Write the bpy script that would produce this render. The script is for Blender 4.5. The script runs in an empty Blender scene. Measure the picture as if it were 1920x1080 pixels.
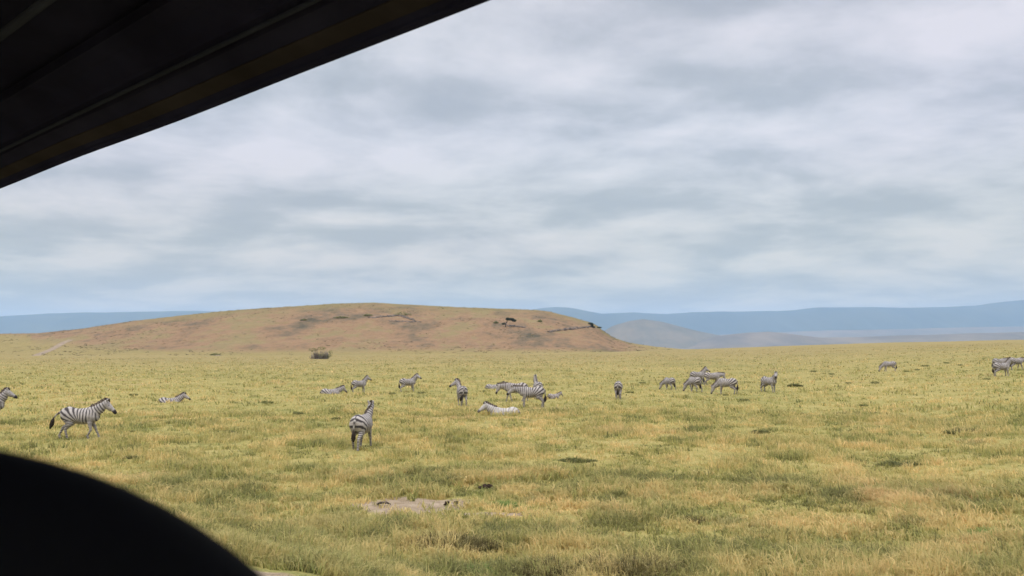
import bpy, math, random
import numpy as np
from mathutils import Vector, Matrix
R = math.radians
scene = bpy.context.scene
COL = scene.collection

# ------------------------------------------------------------------ camera
FPX = 1600.0                      # focal length in pixels of the 1920 px wide photograph
CAMZ = 3.5                        # eye height above the plain (the track runs on a low bank)
PITCH = math.atan(110/FPX)
cam_d = bpy.data.cameras.new("camera"); cam = bpy.data.objects.new("camera", cam_d); COL.objects.link(cam)
cam_d.sensor_width = 36; cam_d.lens = 36*FPX/1920
cam.location = (0, 0, CAMZ); cam.rotation_euler = (R(90)+PITCH, 0, 0)
cam_d.clip_start = 0.02; cam_d.clip_end = 60000
cam_d.dof.use_dof = True; cam_d.dof.focus_distance = 3.5; cam_d.dof.aperture_fstop = 10.5
scene.camera = cam
scene.view_settings.view_transform = 'Standard'; scene.view_settings.look = 'None'
scene.view_settings.exposure = 0.0; scene.view_settings.gamma = 1.0
scene.cycles.use_denoising = True
scene.cycles.max_bounces = 6; scene.cycles.volume_bounces = 2; scene.cycles.diffuse_bounces = 3

def ray(px, py):
    xc = (px-960)/FPX; yc = (540-py)/FPX
    cp, sp = math.cos(PITCH), math.sin(PITCH)
    d = Vector((xc, cp-yc*sp, sp+yc*cp))
    return d/d.y                  # per metre of depth
def at(px, py, Y):
    d = ray(px, py); return Vector((d.x*Y, Y, CAMZ+d.z*Y))

# ------------------------------------------------------------------ node helpers
class NT:
    def __init__(s, tree): s.t = tree; s.n = tree.nodes; s.l = tree.links
    def node(s, typ, **kw):
        n = s.n.new(typ)
        for k, v in kw.items(): setattr(n, k, v)
        return n
    def put(s, sock, v):
        if v is None: return
        if isinstance(v, bpy.types.NodeSocket): s.l.new(v, sock)
        else: sock.default_value = v
    def math(s, op, a, b=None, c=None, clamp=False):
        n = s.node('ShaderNodeMath', operation=op, use_clamp=clamp)
        s.put(n.inputs[0], a); s.put(n.inputs[1], b)
        if c is not None: s.put(n.inputs[2], c)
        return n.outputs[0]
    def vmath(s, op, a, b=None, out=0):
        n = s.node('ShaderNodeVectorMath', operation=op); s.put(n.inputs[0], a); s.put(n.inputs[1], b)
        return n.outputs[out]
    def noise(s, vec, scale, detail=3, rough=.5, dist=0, dims='3D'):
        n = s.node('ShaderNodeTexNoise', noise_dimensions=dims); s.put(n.inputs['Vector'], vec)
        n.inputs['Scale'].default_value = scale; n.inputs['Detail'].default_value = detail
        n.inputs['Roughness'].default_value = rough; n.inputs['Distortion'].default_value = dist
        return n.outputs[0]
    def ramp(s, fac, stops, mode='LINEAR'):
        n = s.node('ShaderNodeValToRGB'); s.put(n.inputs[0], fac); cr = n.color_ramp; cr.interpolation = mode
        while len(cr.elements) > 1: cr.elements.remove(cr.elements[-1])
        cr.elements[0].position = stops[0][0]; cr.elements[0].color = c4(stops[0][1])
        for p, c in stops[1:]:
            e = cr.elements.new(p); e.color = c4(c)
        return n.outputs[0]
    def mix(s, fac, a, b, blend='MIX'):
        n = s.node('ShaderNodeMix', data_type='RGBA', blend_type=blend)
        s.put(n.inputs[0], fac); s.put(n.inputs[6], c4(a) if isinstance(a, tuple) else a); s.put(n.inputs[7], c4(b) if isinstance(b, tuple) else b)
        return n.outputs[2]
    def smooth(s, v, lo, hi):
        n = s.node('ShaderNodeMapRange', interpolation_type='SMOOTHSTEP')
        s.put(n.inputs[0], v); n.inputs[1].default_value = lo; n.inputs[2].default_value = hi
        return n.outputs[0]
    def sep(s, v):
        n = s.node('ShaderNodeSeparateXYZ'); s.put(n.inputs[0], v); return n.outputs
    def comb(s, x, y, z):
        n = s.node('ShaderNodeCombineXYZ'); s.put(n.inputs[0], x); s.put(n.inputs[1], y); s.put(n.inputs[2], z); return n.outputs[0]
def c4(c):
    if isinstance(c, (int, float)): return (c, c, c, 1)
    return tuple(c)+(1,) if len(c) == 3 else tuple(c)
def lin(r, g, b):
    f = lambda v: (v/255/12.92) if v/255 <= .04045 else ((v/255+.055)/1.055)**2.4
    return (f(r), f(g), f(b))
def material(name, rough=.9, spec=.2):
    m = bpy.data.materials.new(name); m.use_nodes = True
    nt = NT(m.node_tree); b = m.node_tree.nodes['Principled BSDF']
    b.inputs['Roughness'].default_value = rough; b.inputs['Specular IOR Level'].default_value = spec
    return m, nt, b

# ------------------------------------------------------------------ world: overcast sky
SUN_EL, SUN_AZ = R(58), R(205)          # soft sun high up, behind and to the left of the camera
w = bpy.data.worlds.new("World"); scene.world = w; w.use_nodes = True
nt = NT(w.node_tree); bg = w.node_tree.nodes['Background']
tc = nt.node('ShaderNodeTexCoord').outputs['Generated']
dirv = nt.vmath('NORMALIZE', tc)
dx, dy, dz = nt.sep(dirv)
dzc = nt.math('MAXIMUM', dz, 0.0)
den = nt.math('ADD', dzc, 0.17)
cx = nt.math('DIVIDE', dx, den); cy = nt.math('DIVIDE', dy, den)
cp = nt.comb(cx, cy, 0.0)
warp = nt.node('ShaderNodeTexNoise'); nt.put(warp.inputs['Vector'], cp); warp.inputs['Scale'].default_value = .9; warp.inputs['Detail'].default_value = 2
wv = nt.vmath('SUBTRACT', warp.outputs['Color'], (0.5, 0.5, 0.5))
wn = nt.node('ShaderNodeVectorMath', operation='SCALE'); nt.put(wn.inputs[0], wv); wn.inputs['Scale'].default_value = .35
cp2 = nt.vmath('ADD', cp, wn.outputs[0])
mp = nt.node('ShaderNodeMapping'); nt.put(mp.inputs[0], cp2); mp.inputs['Location'].default_value = (3.1, 1.7, 0); mp.inputs['Rotation'].default_value = (0, 0, R(-12)); mp.inputs['Scale'].default_value = (.95, 1.1, 1)
n1 = nt.noise(mp.outputs[0], 2.3, 7, .52)
sh = nt.node('ShaderNodeVectorMath', operation='SCALE'); nt.put(sh.inputs[0], mp.outputs[0]); sh.inputs['Scale'].default_value = .945
n1b = nt.noise(sh.outputs[0], 2.3, 7, .52)           # the same deck a little higher up: relief of puffs and bases
n2 = nt.noise(mp.outputs[0], 1.0, 3, .5)
n3 = nt.noise(mp.outputs[0], 5.0, 6, .6)
rel = nt.math('MULTIPLY', nt.math('SUBTRACT', n1b, n1), .95)
cl = nt.math('ADD', nt.math('MULTIPLY', n1, .55), nt.math('ADD', nt.math('MULTIPLY', n2, .25), nt.math('MULTIPLY', n3, .20)))
cl = nt.math('ADD', cl, rel)
ccol = nt.ramp(cl, [(.34, lin(181,187,193)), (.43, lin(192,197,202)), (.49, lin(206,209,214)), (.55, lin(218,220,224)), (.66, lin(234,233,236))])
# tint drifts between blue-grey and mauve-grey
tint = nt.noise(mp.outputs[0], .5, 1, .5)
ccol = nt.mix(nt.smooth(tint, .4, .65), ccol, nt.mix(1.0, ccol, (1.02, .985, 1.02), 'MULTIPLY'))
hz = nt.smooth(dzc, -.03, .26)
ccol = nt.mix(hz, nt.mix(1.0, nt.mix(.05, ccol, lin(205,208,212)), (1.03, .87, .50), 'MULTIPLY'), ccol)
sky = nt.node('ShaderNodeTexSky', sky_type='NISHITA'); sky.sun_disc = False; sky.sun_elevation = SUN_EL; sky.sun_rotation = SUN_AZ
c10 = nt.mix(1.0, ccol, (10.0, 10.0, 10.0), 'MULTIPLY')
# an overcast is brighter overhead; strengthened there, out of view, to light the ground
boost = nt.math('ADD', 1.0, nt.math('MULTIPLY', nt.smooth(dzc, .40, .80), 3.0))
c10 = nt.mix(1.0, c10, nt.comb(boost, boost, boost), 'MULTIPLY')
nt.put(bg.inputs['Color'], nt.mix(.93, sky.outputs[0], c10)); bg.inputs['Strength'].default_value = 0.1

sd = bpy.data.lights.new("sun", 'SUN'); so = bpy.data.objects.new("sun", sd); COL.objects.link(so)
sd.energy = 1.5; sd.angle = R(14); sd.color = (1, .95, .87)
# compass: sun_rotation 0 = +Y, turning clockwise
sv = Vector((math.sin(SUN_AZ)*math.cos(SUN_EL), math.cos(SUN_AZ)*math.cos(SUN_EL), math.sin(SUN_EL)))
so.rotation_euler = (-sv).to_track_quat('-Z', 'Y').to_euler()

# ------------------------------------------------------------------ numpy noise and mesh helpers
rng = np.random.default_rng(7); random.seed(7)
def _h(ix, iy, seed):
    h = (ix.astype(np.int64)*374761393 + iy.astype(np.int64)*668265263 + seed*1442695041) & 0xffffffff
    h = ((h ^ (h >> 13))*1274126177) & 0xffffffff
    return ((h ^ (h >> 16)) & 0xffffff)/float(0xffffff)
def vnoise(x, y, seed=0):
    x = np.asarray(x, float); y = np.asarray(y, float)
    ix = np.floor(x); iy = np.floor(y); fx = x-ix; fy = y-iy
    fx = fx*fx*fx*(fx*(fx*6-15)+10); fy = fy*fy*fy*(fy*(fy*6-15)+10)
    a = _h(ix, iy, seed); b = _h(ix+1, iy, seed); c = _h(ix, iy+1, seed); d = _h(ix+1, iy+1, seed)
    return (a*(1-fx)+b*fx)*(1-fy)+(c*(1-fx)+d*fx)*fy
def fbm(x, y, oct=4, seed=0, gain=.5):
    s = 0; a = 1; t = 0
    for i in range(oct):
        s = s+a*vnoise(x*2**i+i*17.3, y*2**i-i*9.1, seed+i); t += a; a *= gain
    return s/t
def sstep(a, b, x):
    t = np.clip((np.asarray(x, float)-a)/(b-a), 0, 1); return t*t*(3-2*t)
def pymesh(name, verts, faces, mat=None, smooth=True, attrs=None):
    """verts (N,3); faces list or int array (M,k)"""
    me = bpy.data.meshes.new(name); verts = np.asarray(verts, np.float32)
    if isinstance(faces, np.ndarray):
        M, k = faces.shape
        me.vertices.add(len(verts)); me.vertices.foreach_set('co', verts.ravel())
        me.loops.add(M*k); me.loops.foreach_set('vertex_index', faces.astype(np.int32).ravel())
        me.polygons.add(M); me.polygons.foreach_set('loop_start', np.arange(0, M*k, k, dtype=np.int32))
        me.polygons.foreach_set('loop_total', np.full(M, k, np.int32))
        me.update(calc_edges=True)
    else:
        me.from_pydata([tuple(v) for v in verts.tolist()], [], faces)
    if attrs:
        for an, av in attrs.items():
            av = np.asarray(av, np.float32)
            if av.ndim == 1:
                a = me.attributes.new(an, 'FLOAT', 'POINT'); a.data.foreach_set('value', av)
            else:
                a = me.attributes.new(an, 'FLOAT_COLOR', 'POINT')
                a.data.foreach_set('color', np.concatenate([av, np.ones((len(av), 1), np.float32)], 1).ravel())
    if smooth: me.polygons.foreach_set('use_smooth', np.ones(len(me.polygons), bool))
    if mat: me.materials.append(mat)
    return me
def link(name, me, parent=None, loc=(0, 0, 0), rz=0.0, label=None, cat=None, group=None, kind=None, scale=None):
    o = bpy.data.objects.new(name, me); COL.objects.link(o); o.location = loc; o.rotation_euler = (0, 0, rz)
    if scale: o.scale = (scale,)*3
    if parent: o.parent = parent
    if label: o['label'] = label
    if cat: o['category'] = cat
    if group: o['group'] = group
    if kind: o['kind'] = kind
    return o
def grid_faces(nr, nc):
    i = np.arange(nr-1)[:, None]*nc+np.arange(nc-1)[None, :]
    return np.stack([i, i+1, i+nc+1, i+nc], -1).reshape(-1, 4)

# ------------------------------------------------------------------ lie of the land
US  = np.array([-9, -.7, -.3, 0, .12, .21, .30, .44, .575, .70, 9])
SL  = np.array([.0005, .0005, .0012, .004, .007, .011, .0145, .0189, .0203, .021, .021])
R0  = np.array([120, 120, 110, 110, 105, 100, 92, 67, 24, 20, 20.])
def terrain(X, Y, fine=True):
    X = np.asarray(X, float); Y = np.asarray(Y, float)
    Yp = np.maximum(Y, 1.0); u = X/Yp; u = np.where(Y < 5, np.clip(u, -.7, .3), u); u = np.clip(u, -5, 5)
    r = np.hypot(X, Y)
    sl = np.interp(u, US, SL); r0 = np.interp(u, US, R0)
    t = np.minimum(Yp, 330)-r0
    z = sl*np.where(t > 40, t, np.where(t < -40, 0, (t+40)**2/160.))
    # beyond the lip the plateau falls to the wide basin floor
    fall = sstep(330, 800, Yp)*sstep(.02, .16, u)
    z = z*(1-fall)-16*fall
    z = z+np.where(Y < 5, 0, 0)
    z = z+.10*(fbm(X/14, Y/14, 3, 5)-.5)*sstep(0, 40, r)+.5*(fbm(X/60, Y/60, 2, 9)-.5)*sstep(60, 250, r)
    if fine: z = z+(.10*(fbm(X/1.6, Y/1.6, 3, 21)-.5)+.04*(vnoise(X/.35, Y/.35, 31)-.5))*sstep(3, 9, r)*(1-sstep(80, 200, r))
    z = z+1.35*(1-sstep(3.2, 9.5, np.abs(X*.68+Y*.73)))      # the bank the track runs on, beside the vehicle
    return z
def ground_z(x, y): return float(terrain(np.array([x]), np.array([y]))[0])
def on_ground(px, py):
    d = ray(px, py); Y = np.geomspace(6, 600, 1600); z = terrain(d.x*Y, Y)
    hit = CAMZ+d.z*Y <= z; i = int(np.argmax(hit)) if hit.any() else len(Y)-1
    return Vector((d.x*Y[i], Y[i], z[i]))

# ------------------------------------------------------------------ shared cover colour (world position): green plain, dry slopes
def cover_colour(nt, slope_fac, tuft=None):
    geo = nt.node('ShaderNodeNewGeometry'); pos = geo.outputs['Position']
    x, y, z = nt.sep(pos)
    p = nt.comb(x, y, 0.0)
    a = nt.noise(p, .045, 4, .55)
    b = nt.noise(p, .42, 4, .6)
    c = nt.noise(p, 2.6, 3, .6)
    f = nt.math('ADD', nt.math('MULTIPLY', a, .34), nt.math('ADD', nt.math('MULTIPLY', b, .36), nt.math('MULTIPLY', c, .30)))
    plain = nt.ramp(f, [(.33, (.172, .18, .062)), (.43, (.25, .230, .078)), (.50, (.318, .270, .095)), (.57, (.368, .298, .113)), (.68, (.42, .335, .145))])
    # patches where reddish dry stems or darker herbs mix in
    d = nt.noise(p, .16, 4, .6)
    plain = nt.mix(nt.math('MULTIPLY', nt.smooth(d, .56, .72), .45), plain, (.34, .235, .12))
    e = nt.noise(nt.vmath('ADD', p, (31.0, 7.0, 0.0)), .8, 4, .65)
    plain = nt.mix(nt.math('MULTIPLY', nt.smooth(e, .56, .70), .62), plain, (.098, .118, .04))
    # bare earth scrape and the track verge
    be = BARE
    tot = None
    for (bx, by, sx, sy, ang) in be:
        rx = nt.math('SUBTRACT', x, bx); ry = nt.math('SUBTRACT', y, by)
        ca, sa = math.cos(ang), math.sin(ang)
        ux = nt.math('ADD', nt.math('MULTIPLY', rx, ca/sx), nt.math('MULTIPLY', ry, sa/sx))
        uy = nt.math('ADD', nt.math('MULTIPLY', rx, -sa/sy), nt.math('MULTIPLY', ry, ca/sy))
        q = nt.math('ADD', nt.math('MULTIPLY', ux, ux), nt.math('MULTIPLY', uy, uy))
        q = nt.math('ADD', q, nt.math('MULTIPLY', nt.math('SUBTRACT', nt.noise(p, 1.1, 4, .6), .5), 2.2))
        m = nt.math('SUBTRACT', 1.0, nt.smooth(q, .75, 1.25))
        tot = m if tot is None else nt.math('MAXIMUM', tot, m)
    soil = nt.ramp(nt.noise(p, 3.0, 4, .6), [(.35, (.26, .195, .13)), (.65, (.375, .29, .21))])
    plain = nt.mix(tot, plain, soil) if tuft is None else plain
    if slope_fac is None: 
        # the far plain turns drier and pinker
        far = nt.smooth(y, 35.0, 260.0)
        return nt.mix(nt.math('MULTIPLY', far, .65), plain, (.255, .188, .088))
    ps = nt.comb(nt.math('MULTIPLY', x, .7), nt.math('MULTIPLY', y, .30), nt.math('MULTIPLY', z, 2.0))
    h1 = nt.noise(ps, .035, 6, .7); h2 = nt.noise(ps, .22, 6, .8)
    hf = nt.math('ADD', nt.math('MULTIPLY', h1, .68), nt.math('MULTIPLY', h2, .32))
    dry = nt.ramp(hf, [(.37, (.085, .075, .05)), (.44, (.175, .125, .078)), (.49, (.25, .155, .09)), (.54, (.285, .178, .104)), (.60, (.35, .225, .12)), (.66, (.43, .28, .15))])
    g = nt.math('MULTIPLY', nt.smooth(nt.noise(ps, .035, 6, .75), .49, .60), .7)
    dry = nt.mix(g, dry, (.20, .17, .078))
    crest = nt.attr = nt.node('ShaderNodeAttribute', attribute_name='crest').outputs['Fac']
    dry = nt.mix(nt.math('MULTIPLY', crest, .8), dry, (.20, .165, .07))
    sf = nt.node('ShaderNodeAttribute', attribute_name='dry').outputs['Fac']
    sf = nt.smooth(nt.math('ADD', sf, nt.math('MULTIPLY', nt.math('SUBTRACT', h1, .5), .9)), .25, .8)
    return nt.mix(sf, nt.mix(.65, plain, (.255, .188, .088)), dry)
_b = on_ground(772, 950); _b2 = on_ground(940, 966); _c = on_ground(520, 1078)
BARE = [(_b.x, _b.y, 1.35, 1.0, 0.0), (_b2.x, _b2.y, .9, .22, 0.05), (_c.x, _c.y-.6, .6, .8, 0)]

def bump(nt, b, h, strength, dist):
    bn = nt.node('ShaderNodeBump'); bn.inputs['Strength'].default_value = strength; bn.inputs['Distance'].default_value = dist
    nt.put(bn.inputs['Height'], h); nt.put(b.inputs['Normal'], bn.outputs[0])
m_ground, nt, b = material("grassland", .95, .05)
nt.put(b.inputs['Base Color'], cover_colour(nt, None))
gp = nt.node('ShaderNodeNewGeometry').outputs['Position']
bump(nt, b, nt.math('ADD', nt.noise(gp, 1.5, 5, .7), nt.math('MULTIPLY', nt.noise(gp, 9, 3, .6), .3)), .9, .35)
m_hill, nt, b = material("dry_slope", .95, .05)
nt.put(b.inputs['Base Color'], cover_colour(nt, True))
gp = nt.node('ShaderNodeNewGeometry').outputs['Position']
bump(nt, b, nt.noise(gp, .25, 6, .7), .9, 2.2)

# ground sheet: fine fan ahead of the camera, coarse behind, out to the horizon
az = np.concatenate([np.linspace(-180, -42, 40)[:-1], np.linspace(-42, 42, 420), np.linspace(42, 180, 40)[1:]])
rad = np.concatenate([np.linspace(.3, 9, 22)[:-1], np.geomspace(9, 400, 430), np.geomspace(400, 17000, 60)[1:]])
A, RR = np.meshgrid(np.radians(az), rad)
X = RR*np.sin(A); Y = RR*np.cos(A)
V = np.stack([X, Y, terrain(X, Y)], -1).reshape(-1, 3)
link("ground", pymesh("ground", V, grid_faces(len(rad), len(az))[:, ::-1], m_ground), kind='structure')

# ------------------------------------------------------------------ hill
HX = np.array([-2600, -900, -300, 0, 70, 150, 250, 333, 433, 530, 640, 700, 780, 870, 960, 1010, 1030, 1060, 1090, 1110, 1122, 1130, 1150, 1180, 1230, 1290, 1360])
HYp = np.array([660, 642, 630, 626, 625, 617, 602, 593, 583, 576, 570, 569, 573, 577, 580, 582, 584.5, 592, 600, 606, 612, 620, 633, 643, 650, 656, 662])
def hill_point(px, s):
    """s: 0 at the foot .. 1 at the crest .. 2 down the back; returns X, Y, Z"""
    u = (px-960)/FPX
    Yt = 315+25*(fbm(px/260, px*0+3, 2, 40)-.5); Yc = 500+40*np.sin(px/420.)*0+20*(vnoise(px/300, px*0, 44)-.5)
    ysil = np.interp(px, HX, HYp)
    cp, sp = math.cos(PITCH), math.sin(PITCH); yc = (540-ysil)/FPX; dz = (sp+yc*cp)/(cp-yc*sp)
    zc = CAMZ+dz*Yc
    Yy = np.where(s <= 1, Yt+(Yc-Yt)*s, Yc+(s-1)*500)
    Xx = u*Yy/(cp-yc*sp)
    zt = terrain(Xx, Yt+0*Xx, False)
    dome = np.clip(s, 0, 1); prof = .52*sstep(0, 1, dome)+.48*np.sin(dome*math.pi/2)
    prof = .35*prof*prof+.65*prof
    back = sstep(1, 2.2, s)
    z0 = -.5+zt*0+np.interp(px, [0, 900, 1290], [0, .5, .9])
    foot = -3.0*(1-sstep(-.25, .0, s))
    z = z0+(zc-z0)*np.where(s <= 1, prof, 1-back*1.25)+foot
    env = np.sin(np.clip(s, 0, 1)*math.pi)
    z = z+env*(3.2*(fbm(Xx/45, Yy/30, 4, 60)-.5)+1.0*(fbm(Xx/9, Yy/6, 3, 70)-.5))*np.clip(zc/18, 0, 1)
    z = z+.35*(fbm(px/9., s*8, 3, 75)-.5)*sstep(.8, 1, s)
    return Xx, Yy, z, zc
hp = np.concatenate([np.linspace(-2600, -60, 60)[:-1], np.linspace(-60, 1360, 520)])
hs = np.concatenate([np.linspace(-.3, 0, 8)[:-1], np.linspace(0, 1.0, 110), np.linspace(1.01, 2.4, 24)])
PX, S = np.meshgrid(hp, hs)
hx, hy, hzz, hzc = hill_point(PX, S)
crest = sstep(.66, .88, S+.25*(fbm(PX/60, S*6, 3, 81)-.5))*sstep(100, 400, PX)
dry = sstep(-.05, .30, S)*sstep(1290, 1120, PX)*(.35+.65*sstep(60, 260, PX+400*S-160))
dry = np.where(PX < 60, dry*.7, dry)
link("hill", pymesh("hill", np.stack([hx, hy, hzz], -1).reshape(-1, 3), grid_faces(len(hs), len(hp)), m_hill,
     attrs={'crest': crest.ravel(), 'dry': dry.ravel()}), kind='structure')
def on_hill(px, py):
    """point of the near slope seen at (px, py)"""
    s = np.linspace(0, 1, 400); x, y, z, _ = hill_point(px+0*s, s)
    d = ray(px, py); e = (CAMZ+d.z*y)-z
    i = int(np.argmax(e < 0)) if (e < 0).any() and e[0] > 0 else int(np.argmin(np.abs(e)))
    return Vector((float(x[i]), float(y[i]), float(z[i])))

# ------------------------------------------------------------------ distant mountains and foothills
def far_mat(name, c1, c2, sc):
    m, nt, b = material(name, 1, 0)
    gp = nt.node('ShaderNodeNewGeometry').outputs['Position']
    nt.put(b.inputs['Base Color'], nt.ramp(nt.noise(gp, sc, 5, .6), [(.38, c1), (.62, c2)]))
    return m
def ridge(name, xs, ys, Yr, depth, mat, base_z, rough, seed, front=.6, ext=True):
    px = np.linspace(xs[0], xs[-1], max(120, int((xs[-1]-xs[0])/5)))
    sil = np.interp(px, xs, ys)+rough*(fbm(px/70, px*0, 4, seed)-.5)*2
    s = np.linspace(-1, 1, 41)
    P, Sx = np.meshgrid(px, s); L, _ = np.meshgrid(sil, s)
    cp, sp = math.cos(PITCH), math.sin(PITCH); yc = (540-L)/FPX; dz = (sp+yc*cp)/(cp-yc*sp)
    zc = CAMZ+dz*Yr
    Yy = Yr+np.where(Sx < 0, Sx*depth*front, Sx*depth)
    Xx = (P-960)/FPX*Yr/(cp-yc*sp)
    k = 1-np.abs(Sx); prof = np.where(Sx < 0, sstep(0, 1, k)*.6+k*.4, sstep(0, 1, k))
    gul = (fbm(Xx/(depth*.12), Yy/(depth*.3), 4, seed+3)-.5)*np.sin(k*math.pi)*.22*(zc-base_z)
    z = base_z+(zc-base_z)*prof+gul
    link(name, pymesh(name, np.stack([Xx, Yy, z], -1).reshape(-1, 3), grid_faces(len(s), len(px)), mat), kind='structure')
m_mtn = far_mat("mountain_forest", (.022, .036, .018), (.05, .06, .03), .0016)
m_foot = far_mat("dry_foothill", (.10, .09, .06), (.18, .14, .09), .004)
m_low = far_mat("dry_lowland", (.11, .09, .065), (.19, .145, .10), .003)
ridge("mountains", [-3000, -1500, -400, 0, 40, 90, 130, 260, 370, 600, 900, 985, 1010, 1040, 1065, 1090, 1130, 1190, 1250, 1300, 1400, 1480, 1530, 1640, 1700, 1780, 1830, 1870, 1920, 2200, 3000, 4500],
      [580, 590, 596, 594, 591, 588, 587, 584, 583, 590, 592, 584, 579, 576, 577, 581, 588, 586, 588.5, 585, 584, 582, 577, 576, 577, 575, 573, 567, 562, 556, 570, 590], 10500, 3000, m_mtn, -25, 1.2, 100)
ridge("far_foothill", [1080, 1120, 1150, 1180, 1205, 1240, 1270, 1310, 1350, 1420, 1500], [652, 628, 611, 602, 598.5, 603, 611, 621, 629, 641, 652], 5000, 800, m_foot, -24, .5, 130)
ridge("low_rise", [1250, 1310, 1350, 1400, 1440, 1480, 1540, 1600, 1700, 1820, 1950, 2300], [652, 640, 630, 624, 622, 626, 633, 632, 629, 625, 622, 622], 4800, 800, m_low, -22, .8, 150)
ridge("far_plain", [1100, 1250, 1400, 1560, 1700, 1800, 1920, 2300], [641, 634, 625, 619, 617, 614, 612, 610], 8000, 1500, m_low, -22, .6, 170)
# soda lake glinting on the basin floor
m_lake, nt, b = material("soda_lake", .35, .5); nt.put(b.inputs['Base Color'], nt.ramp(nt.noise(nt.node('ShaderNodeNewGeometry').outputs['Position'], .01, 3), [(.4, (.42, .40, .38)), (.6, (.62, .60, .58))]))
lv = []
for i in range(60):
    a = 2*math.pi*i/60; rr = 1+.18*math.sin(3*a+1)+.1*math.sin(5*a)
    lv.append((420+rr*330*math.cos(a)*.9, 2050+rr*420*math.sin(a), -15.6))
link("lake", pymesh("lake", lv, [tuple(range(60))], m_lake, smooth=False), kind='structure')

# ------------------------------------------------------------------ haze
HAZE = 0.92e-4
def box_mesh(name, x0, x1, y0, y1, z0, z1, mat):
    v = [(x, y, z) for x in (x0, x1) for y in (y0, y1) for z in (z0, z1)]
    f = [(0, 1, 3, 2), (4, 6, 7, 5), (0, 4, 5, 1), (2, 3, 7, 6), (0, 2, 6, 4), (1, 5, 7, 3)]
    return pymesh(name, v, f, mat, smooth=False)
m_haze = bpy.data.materials.new("haze_air"); m_haze.use_nodes = True
nt = NT(m_haze.node_tree); nt.n.clear()
out = nt.node('ShaderNodeOutputMaterial'); pv = nt.node('ShaderNodeVolumePrincipled')
pv.inputs['Color'].default_value = (.47, .67, .98, 1); pv.inputs['Density'].default_value = HAZE
nt.l.new(pv.outputs[0], out.inputs['Volume'])
link("haze", box_mesh("haze", -22000, 22000, -18000, 18500, -60, 700, m_haze), kind='stuff')

# ------------------------------------------------------------------ smooth one-piece bodies: blended round cones, meshed by surface nets
def sdf_cone(P, a, b, ra, rb, ky=1.0, kz=1.0):
    a = np.array(a, float); b = np.array(b, float); sc = np.array([1, 1/ky, 1/kz])
    # stretch across the body's own side axis around the segment
    ab = b-a; t = np.clip(((P-a)@ab)/max(ab@ab, 1e-9), 0, 1)
    q = (P-(a+t[..., None]*ab))*sc
    return np.sqrt((q*q).sum(-1))-(ra+(rb-ra)*t)
def smin(a, b, k):
    h = np.clip(.5+.5*(b-a)/k, 0, 1); return b*(1-h)+a*h-k*h*(1-h)
def surface_nets(F, lo, h):
    nx, ny, nz = F.shape; ins = F < 0
    c = np.zeros((nx-1, ny-1, nz-1), int); acc = np.zeros((nx-1, ny-1, nz-1, 3)); cnt = np.zeros((nx-1, ny-1, nz-1))
    crn = [(i, j, k) for i in (0, 1) for j in (0, 1) for k in (0, 1)]
    def sub(G, o): return G[o[0]:nx-1+o[0], o[1]:ny-1+o[1], o[2]:nz-1+o[2]]
    for o in crn: c += sub(ins, o)
    act = (c > 0) & (c < 8)
    for o in crn:
        for ax in range(3):
            if o[ax] == 1: continue
            o2 = list(o); o2[ax] = 1
            f0 = sub(F, o); f1 = sub(F, o2); cr = (f0 < 0) != (f1 < 0)
            t = np.where(cr, f0/np.where(cr, f0-f1, 1), 0)
            for d in range(3): acc[..., d] += np.where(cr, o[d]+(t if d == ax else 0), 0)
            cnt += cr
    idx = -np.ones(act.shape, int); n = int(act.sum()); idx[act] = np.arange(n)
    cells = np.argwhere(act); V = lo+h*(cells+acc[act]/cnt[act][:, None])
    faces = []
    for ax in range(3):
        a, b = [d for d in range(3) if d != ax]
        sl = [slice(0, s) for s in F.shape]
        s0 = [slice(1, F.shape[d]-1) for d in range(3)]; s1 = list(s0)
        s0[ax] = slice(0, F.shape[ax]-1); s1[ax] = slice(1, F.shape[ax])
        e0 = ins[tuple(s0)]; e1 = ins[tuple(s1)]
        e = np.argwhere(e0 != e1)
        if not len(e): continue
        flip = e0[e0 != e1]
        base = e.copy()
        for d in (a, b): base[:, d] += 1
        def ci(da, db):
            q = base.copy(); q[:, a] -= da; q[:, b] -= db; return idx[q[:, 0], q[:, 1], q[:, 2]]
        q = np.stack([ci(1, 1), ci(0, 1), ci(0, 0), ci(1, 0)], 1)
        if ax == 1: flip = ~flip
        q[~flip] = q[~flip][:, ::-1]
        faces.append(q)
    Fc = np.concatenate(faces); Fc = Fc[(Fc >= 0).all(1)]
    return V, Fc

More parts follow.
